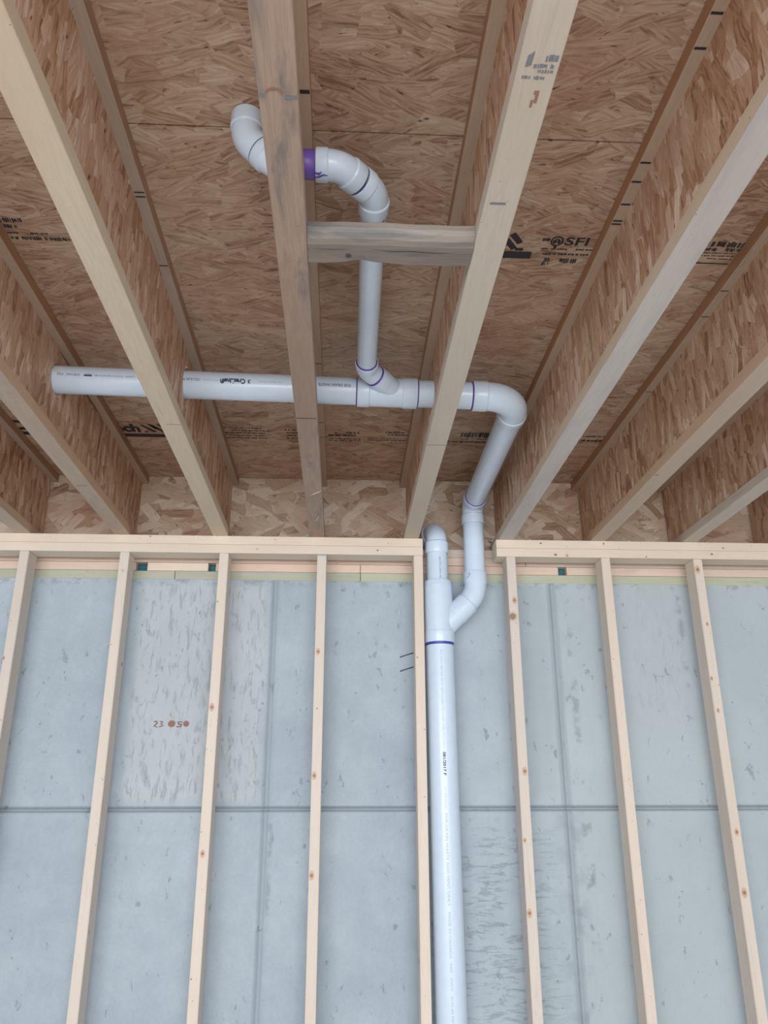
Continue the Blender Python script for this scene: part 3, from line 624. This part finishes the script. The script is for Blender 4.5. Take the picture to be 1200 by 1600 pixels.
for i_, kx, kz, kr in [(0, -1.6216, -0.5203, 0.0055), (0, -1.5950, -0.7584, 0.0033), (1, -1.2098, -0.4641, 0.0033), (1, -1.1850, -0.9763, 0.0033), (2, -0.8010, -0.285, 0.0044), (2, -0.7946, -0.7078, 0.0088), (2, -0.8020, -1.1621, 0.0033), (2, -0.7915, -1.2369, 0.0077), (2, -0.8010, -1.6434, 0.0044),
        (3, -0.3849, -0.4868, 0.0077), (3, -0.3874, -0.9632, 0.0085), (3, -0.3876, -1.3129, 0.0090), (3, -0.3842, -0.7115, 0.0044), (4, 0.0168, -0.5075, 0.0044), (4, 0.0400, -0.7913, 0.0033), (4, 0.035, -1.0404, 0.0033),
        (5, 0.4291, -0.2671, 0.0088), (5, 0.4294, -0.9474, 0.0088), (5, 0.4137, -1.1964, 0.0055), (5, 0.4157, -1.445, 0.0088), (6, 0.8251, -0.5103, 0.0033), (6, 0.8266, -1.5181, 0.0033), (7, 1.2307, -0.1243, 0.0099), (7, 1.2389, -0.3606, 0.0055), (7, 1.2250, -0.5864, 0.0055), (7, 1.2332, -0.7141, 0.0055), (7, 1.2386, -1.1706, 0.0077), (7, 1.235, -1.3827, 0.0099)]:
    if kr > .005:
        bm = bmesh.new(); n_ = 18; bm.faces.new([bm.verts.new((kx+min(kr*1.15, .018-abs(kx-SX[i_]))*math.cos(2*PI*k/n_), -.0002, kz+kr*1.9*math.sin(2*PI*k/n_))) for k in range(n_)]); obj('knot', bm, A['knot_halo'], studs[i_])
    knot(studs[i_], kx, kz, kr*.62, kr*.72, -.0004)
for kx, kz, kr in [(-1.2036, -0.0986, 0.0036), (-0.5472, -0.104, 0.0048), (-0.1444, -0.0566, 0.006), (-1.0995, -0.0076, 0.005), (0.5577, -0.0155, 0.006), (0.6178, -0.0660, 0.0084), (0.8317, -0.0137, 0.006), (1.3576, -0.0260, 0.006), (1.3026, -0.0545, 0.0072), (1.0126, -0.0700, 0.005), (-0.6509, -0.0577, 0.0040)]:
    if kz < -.08: continue
    lo = kz < -q; owner = [o for o in TOPS if o.name.startswith('top_plate') and abs(o.location.z - (PL if lo else -q)) < 1e-4 and (o.location.x < 0) == (kx < .1)][0]
    knot(owner, kx, kz, kr*.85, kr*.6, -.0003)

# black form ties sticking out of the concrete
for z, dz, lab in ((-.4825, .0166, 'upper thin black tie wire poking from the concrete beside the pipe stud'), (-.5416, .0163, 'lower thin black tie wire poking from the concrete beside the pipe stud')):
    o = obj('tie_wire', tubebm([(-.043, .148, z), (-.015, .150, z+dz*.6), (.035, .149, z+dz*1.5)], [.0022, .0022, .0022], 10), A['metal'], None, (-.0, .15, z), smooth=True); tag(o, lab, 'wire')

# ------------------------------------------------------------------ drain pipes
R4, R3, R2 = 0.05715, 0.04445, 0.03016
H4, H3, H2 = 0.0625, 0.0500, 0.0362
plumb = thing('drain_pipework', (0.12, .06, FLOOR), 'white plastic drain pipes with purple primer rings, running overhead and down the wall', 'pipework')
def pipe(a, b, r, lab=None):
    a = Vector(a); b = Vector(b); o = obj('pipe', lathe_axis(a, b-a, [(0, r), ((b-a).length, r)], 56), A['pvc'], plumb, label=lab); return shade(o)
def hub(parent, p, d, r, L, rin, ring='primer', rw=0.0038, tilt=None):
    """socket from p along d; the outer end carries a rounded lip and a ring of primer"""
    d = Vector(d).normalized(); p = Vector(p)
    end = [(L, r-.0035)] if ring else [(L, r-.0025), (L-.001, rin+.0016), (L-.007, rin+.0014)]
    o = shade(obj('hub', lathe_axis(p, d, [(-.004, rin+.001), (0, r-.0012), (.0015, r), (L-.0035, r), (L-.0012, r-.0008)] + end, 56), A['pvc'], parent), 25)
    if ring: shade(obj('primer_ring', lathe_axis(p+d*(L-.0015), d, [(0, rin+.0006), (0, r-.0022), (rw*.6, r-.003), (rw, rin+.0012), (rw+.0015, rin+.0004)], 56), A[ring], parent), 60)
    return o
def fitting(name, Cn, d1, d2, Rb, rb, arm1, arm2, rin):
    """bent fitting; corner Cn, unit directions out of it; arm = (hub radius, hub length, ring or None) or (0, straight length, None)"""
    Cn = Vector(Cn); d1 = Vector(d1).normalized(); d2 = Vector(d2).normalized(); turn = PI - d1.angle(d2)
    T = Rb*math.tan(turn/2); p1 = Cn+d1*T; p2 = Cn+d2*T; bis = (d1+d2).normalized(); O = Cn + bis*(Rb/math.cos(turn/2)); n = 16; pts = []
    e1 = p1-O; ax = e1.cross(p2-O).normalized()
    l1 = arm1[1] if not arm1[0] else .004; l2 = arm2[1] if not arm2[0] else .004
    pts.append(p1+d1*l1)
    for k in range(n+1): pts.append(O + Matrix.Rotation(turn*k/n, 3, ax) @ e1)
    pts.append(p2+d2*l2)
    f = shade(obj(name, tubebm(pts, [rb]*len(pts), 48), A['pvc'], plumb), 40)
    if arm1[0]: hub(f, p1, d1, arm1[0], arm1[1], rin, arm1[2])
    if arm2[0]: hub(f, p2, d2, arm2[0], arm2[1], rin, arm2[2])
    return f, p1+d1*arm1[1], p2+d2*arm2[1]
sq = math.sqrt(.5)
# stack
def sx(z): return 0.1145 - 0.0053*z
YP = 0.060
pipe((sx(FLOOR), YP, FLOOR), (sx(-.43), YP, -.43), R4, 'thick vertical stack pipe')
W = Vector((sx(-.389), YP, -.389))
wye = shade(obj('wye_fitting', tubebm([(sx(-.43), YP, -.43), (sx(-.41), YP, -.41), (sx(-.22), YP, -.22), (sx(-.2), YP, -.2)], [R4+.0035]*4, 56), A['pvc'], plumb))
hub(wye, (sx(-.392), YP, -.392), (0.0053, 0, -1), H4, .048, R4, 'blue_primer', .010)
hub(wye, (sx(-.236), YP, -.236), (-0.0053, 0, 1), .0590, .060, R3, None)
shade(obj('branch', lathe_axis(W, (sq, 0, sq), [(.0, .047), (.10, .0485), (.104, .0505), (.172, .0505), (.176, .048)], 48), A['pvc'], wye), 25)
# riser with its bend into the rim
xr = sx(-.05)
pipe((xr, YP, -.19), (xr, YP, -.02), R3, 'short riser pipe above the wye')
f, a, b = fitting('elbow', (xr, YP, .058), (0, 0, -1), (-.16, .987, 0), .060, .0452, (H3, .050, None), (H3, .030, None), R3)
pipe(b - Vector((-.16, .987, 0))*.02, b + Vector((-.16, .987, 0)).normalized()*(.222-.008-b.y)/.987, R3)
# offset from the wye up to the drop
D = Vector((.2780, YP+.004, -.226)); E_ = Vector((.2790, YP+.006, .185))
f, a, b = fitting('elbow', D, (-sq, 0, -sq), (0, 0, 1), .115, .0468, (0, .012, None), (H3, .046, None), R3)
f2, a2, b2 = fitting('elbow', E_, (0, -1, -.02), (0, 0, -1), .055, .0462, (H3, .044, 'primer'), (H3, .042, None), R3)
pipe(b, (b2.x, b2.y, b2.z), R3, 'short drop pipe')
K = Vector((.2790, MAIN_Y, mz(.28)))
f3, a3, b3 = fitting('elbow', K, (-1, 0, .0187), (0, 1, -.005), .108, .0472, (H3, .047, 'primer'), (H3, .036, None), R3)
pipe(b3, a2, R3, 'pipe running through the joist bay towards the wall')
pipe(a3, (-.058, MAIN_Y, mz(-.058)), R3, 'short horizontal pipe through the joist')
run = pipe((-.250, MAIN_Y, mz(-.250)), (-1.255, MAIN_Y, mz(-1.255)), R3, 'long horizontal pipe crossing the left joists')
# wye on the run
dm = Vector((1, 0, -.0187)).normalized()
Wm = Vector((-.118, MAIN_Y, mz(-.118)))
wy2 = shade(obj('wye_fitting', lathe_axis((-.22, MAIN_Y, mz(-.22)), dm, [(0, .0472), (.13, .0472)], 56), A['pvc'], plumb))
hub(wy2, (-.212, MAIN_Y, mz(-.212)), -dm, H3, .040, R3, 'primer', .003); hub(wy2, (-.104, MAIN_Y, mz(-.104)), dm, H3, .048, R3, 'primer', .003)
db = Vector((-.68, -.72, .12)).normalized()
shade(obj('branch', lathe_axis(Wm, db, [(0, .0335), (.070, .034), (.073, .0362), (.112, .0362), (.114, .034)], 44), A['pvc'], wy2), 25)
shade(obj('primer_ring', lathe_axis(Wm + db*.1125, db, [(0, .0355), (.005, .0345), (.007, .031)], 44), A['primer'], wy2), 60)
C2 = Wm + db*.157
up = Vector((-.0075, -1, .020)).normalized()
f4, a4, b4 = fitting('elbow', C2, -db, up, .050, .0325, (0, .028, None), (H2, .026, 'primer'), R2)
A1 = Vector((C2.x + up.x*.755, C2.y + up.y*.755, C2.z + up.z*.755))
f5, a5, b5 = fitting('elbow', A1, -up, (-sq, -sq, 0), .058, .0328, (H2, .034, 'primer'), (H2, .026, None), R2)
pipe(b4, a5, R2, 'thin pipe running between two joists')
B1 = Vector((A1.x-.078, A1.y-.078, A1.z)); UPZ = B1.z
f6, a6, b6 = fitting('elbow', B1, (sq, sq, 0), (-1, 0, 0), .060, .0330, (H2, .030, 'primer'), (H2, .026, None), R2)
UPY = B1.y
C3 = Vector((-.447, UPY, UPZ))
f7, a7, b7 = fitting('elbow', C3, (1, 0, 0), (-sq, 0, sq), .050, .0330, (H2, .014, None), (H2, .022, None), R2)
pipe(b6 + Vector((.01, 0, 0)), a7 - Vector((.01, 0, 0)), R2)
D3 = C3 + Vector((-.064, 0, .064))
f8, a8, b8 = fitting('elbow', D3, (sq, 0, -sq), (0, 0, 1), .060, .0338, (0, .02, None), (H2, H-D3.z-.060*math.tan(PI/8)-.0008, None), R2)
# band of primer smeared on the pipe left of the upper elbow and its drips
band = shade(obj('primer_band', lathe_axis((b6.x+.001, UPY, UPZ), (-1, 0, 0), [(0, R2+.0002), (.0005, R2+.0008), (.044, R2+.0008), (.0445, R2+.0002)], 48), A['primer_band'], f6), 60)
def drip(parent, ctr, axis, r, pts, w, mat='primer'):
    """smear wrapped on a cylinder: pts = (distance along axis, angle)"""
    ctr = Vector(ctr); axis = Vector(axis).normalized(); e1 = Vector((0, -1, 0)); e1 = (e1-axis*e1.dot(axis)).normalized() if abs(axis.y) < .9 else Vector((0, 0, -1)); e2 = axis.cross(e1)
    if e2.z > 0 and abs(axis.y) < .9: e2 = -e2
    L = [ctr + axis*t + (e1*math.cos(a)+e2*math.sin(a))*r for t, a in pts]
    obj('primer_drip', tubebm(L, [w*(1 if 0 < k < len(L)-1 else .4) for k in range(len(L))], 8), A[mat], parent, smooth=True)
drip(f6, (b6.x, UPY, UPZ), (1, 0, 0), .0362, [(-.002, 1.5), (.008, 1.45), (.018, 1.30), (.026, 1.35)], .0022)
drip(f6, (b6.x, UPY, UPZ), (1, 0, 0), .0362, [(.0, 1.2), (.008, 1.25), (.014, 1.15)], .003)
# smears under the block
drip(f5, a5, up, R2+.0003, [(.004, .9), (.010, .5), (.012, .1), (.016, -.2)], .0022, 'primer_pale')
drip(f5, a5, up, R2+.0003, [(-.002, 1.1), (-.012, .8), (-.022, .7)], .0022, 'primer_pale')
# scribble of primer under the drop elbow
drip(f2, (a2.x, a2.y, a2.z), (0, -1, 0), H3, [(-.010, -.1), (-.018, .3), (-.016, .7)], .0015)
drip(f, b - Vector((0, 0, .010)), (0, 0, 1), H3, [(.0, -.9), (-.004, -.6), (-.016, -.75), (-.022, -.95)], .0014, 'blue_primer')

# ---- printed lines on the pipes
def wrap_x(th, r, flip=-1):
    """text along the horizontal run, upside down as it is in the place"""
    def f(cx):
        def g(x, y):
            X = cx + flip*x; t = th + y/r
            return (X, MAIN_Y - r*math.cos(t), mz(X) - r*math.sin(t))
        return g
    return f
rr_ = R3+.0005; wf = wrap_x(math.radians(4), rr_)
for s_, xa, xb, size, bold, mat in (('FOR DRAIN WASTE', -.273, -.376, .0135, .0003, 'grey_ink'), ('V', -.413, -.418, .012, .0002, 'grey_ink'), ('Can Made & Owned', -.492, -.566, .010, .0, 'pale_ink'),
                                    ('3', -.592, -.600, .017, .0006, 'ink'), ('CresLine\u00ae', -.608, -.688, .023, .0010, 'blue_ink'), ('POLYVINYL', -.694, -.745, .009, .0, 'pale_ink'), ('CELLULAR PV', -.750, -.808, .0125, .0002, 'grey_ink'),
                                    ('C4307', -.955, -.985, .009, .0, 'grey_ink'), ('PVC DWV NSF ASTM F891', -.992, -1.082, .009, .0, 'grey_ink'), ('PPPPP', -1.089, -1.114, .010, .0006, 'ink'), ('ASTM D2665', -1.125, -1.168, .0105, .0001, 'grey_ink'), ('4326', -1.177, -1.197, .0105, .0001, 'grey_ink')):
    vsx, fs = text_mesh(s_, size, bold); w = max(v[0] for v in vsx)-min(v[0] for v in vsx); k = abs(xb-xa)/w; m0 = (max(v[0] for v in vsx)+min(v[0] for v in vsx))/2
    bm = bmesh.new(); g = wf((xa+xb)/2); vv = [bm.verts.new(g((x-m0)*k, y)) for x, y in vsx]
    for f_ in fs:
        try: bm.faces.new([vv[i] for i in f_])
        except ValueError: pass
    obj('printed_text', bm, A[mat], run)
# vertical lines of print on the stack and the riser
def vprint(parent, r, th, z0, z1, s_, size, bold, mat, xc=sx):
    vsx, fs = text_mesh(s_, size, bold); xa = min(v[0] for v in vsx); xb = max(v[0] for v in vsx); bm = bmesh.new()
    vv = []
    for x, y in vsx:
        z = z0+(x-xa)/(xb-xa)*(z1-z0); t = th + y/r; vv.append(bm.verts.new((xc(z)+r*math.sin(t), YP-r*math.cos(t), z)))
    for f_ in fs:
        try: bm.faces.new([vv[i] for i in f_])
        except ValueError: pass
    obj('printed_text', bm, A[mat], parent)
stack = [o for o in plumb.children if o.name.startswith('pipe')][0]
t0 = math.radians(-3)
vprint(stack, R4+.0005, t0, -.475, -.62, 'PVC-DWV 4IN NSF-DWV', .012, 0, 'pale_ink')
vprint(stack, R4+.0005, t0, -.625, -.865, 'ASTM D2665 CELLULAR CORE POLYVINYL', .012, 0, 'pale_ink')
vprint(stack, R4+.0005, t0, -.875, -.962, '081/2017 F', .0155, .0005, 'blue_ink')
vprint(stack, R4+.0005, t0, -1.005, -1.085, 'NOT FOR PRESSURE', .012, 0, 'pale_ink')
vprint(stack, R4+.0005, t0, -1.10, -1.42, 'FOR DRAIN WASTE AND VENT ONLY', .013, .0001, 'pale_ink')
vprint(stack, R4+.0005, t0, -1.44, -1.80, 'MADE IN CANADA   NSF   DWV   SCH 40 PIPE', .012, 0, 'pale_ink')
vprint(plumb.children[[i for i, o in enumerate(plumb.children) if o.get('label', '').startswith('short riser')][0]], R3+.0005, math.radians(8), -.075, -.168, '3IN PVC DWV 40', .011, 0, 'grey_ink')

# ------------------------------------------------------------------ lift everything so the slab is z = 0
for o in TOPS: o.location.z += Z0
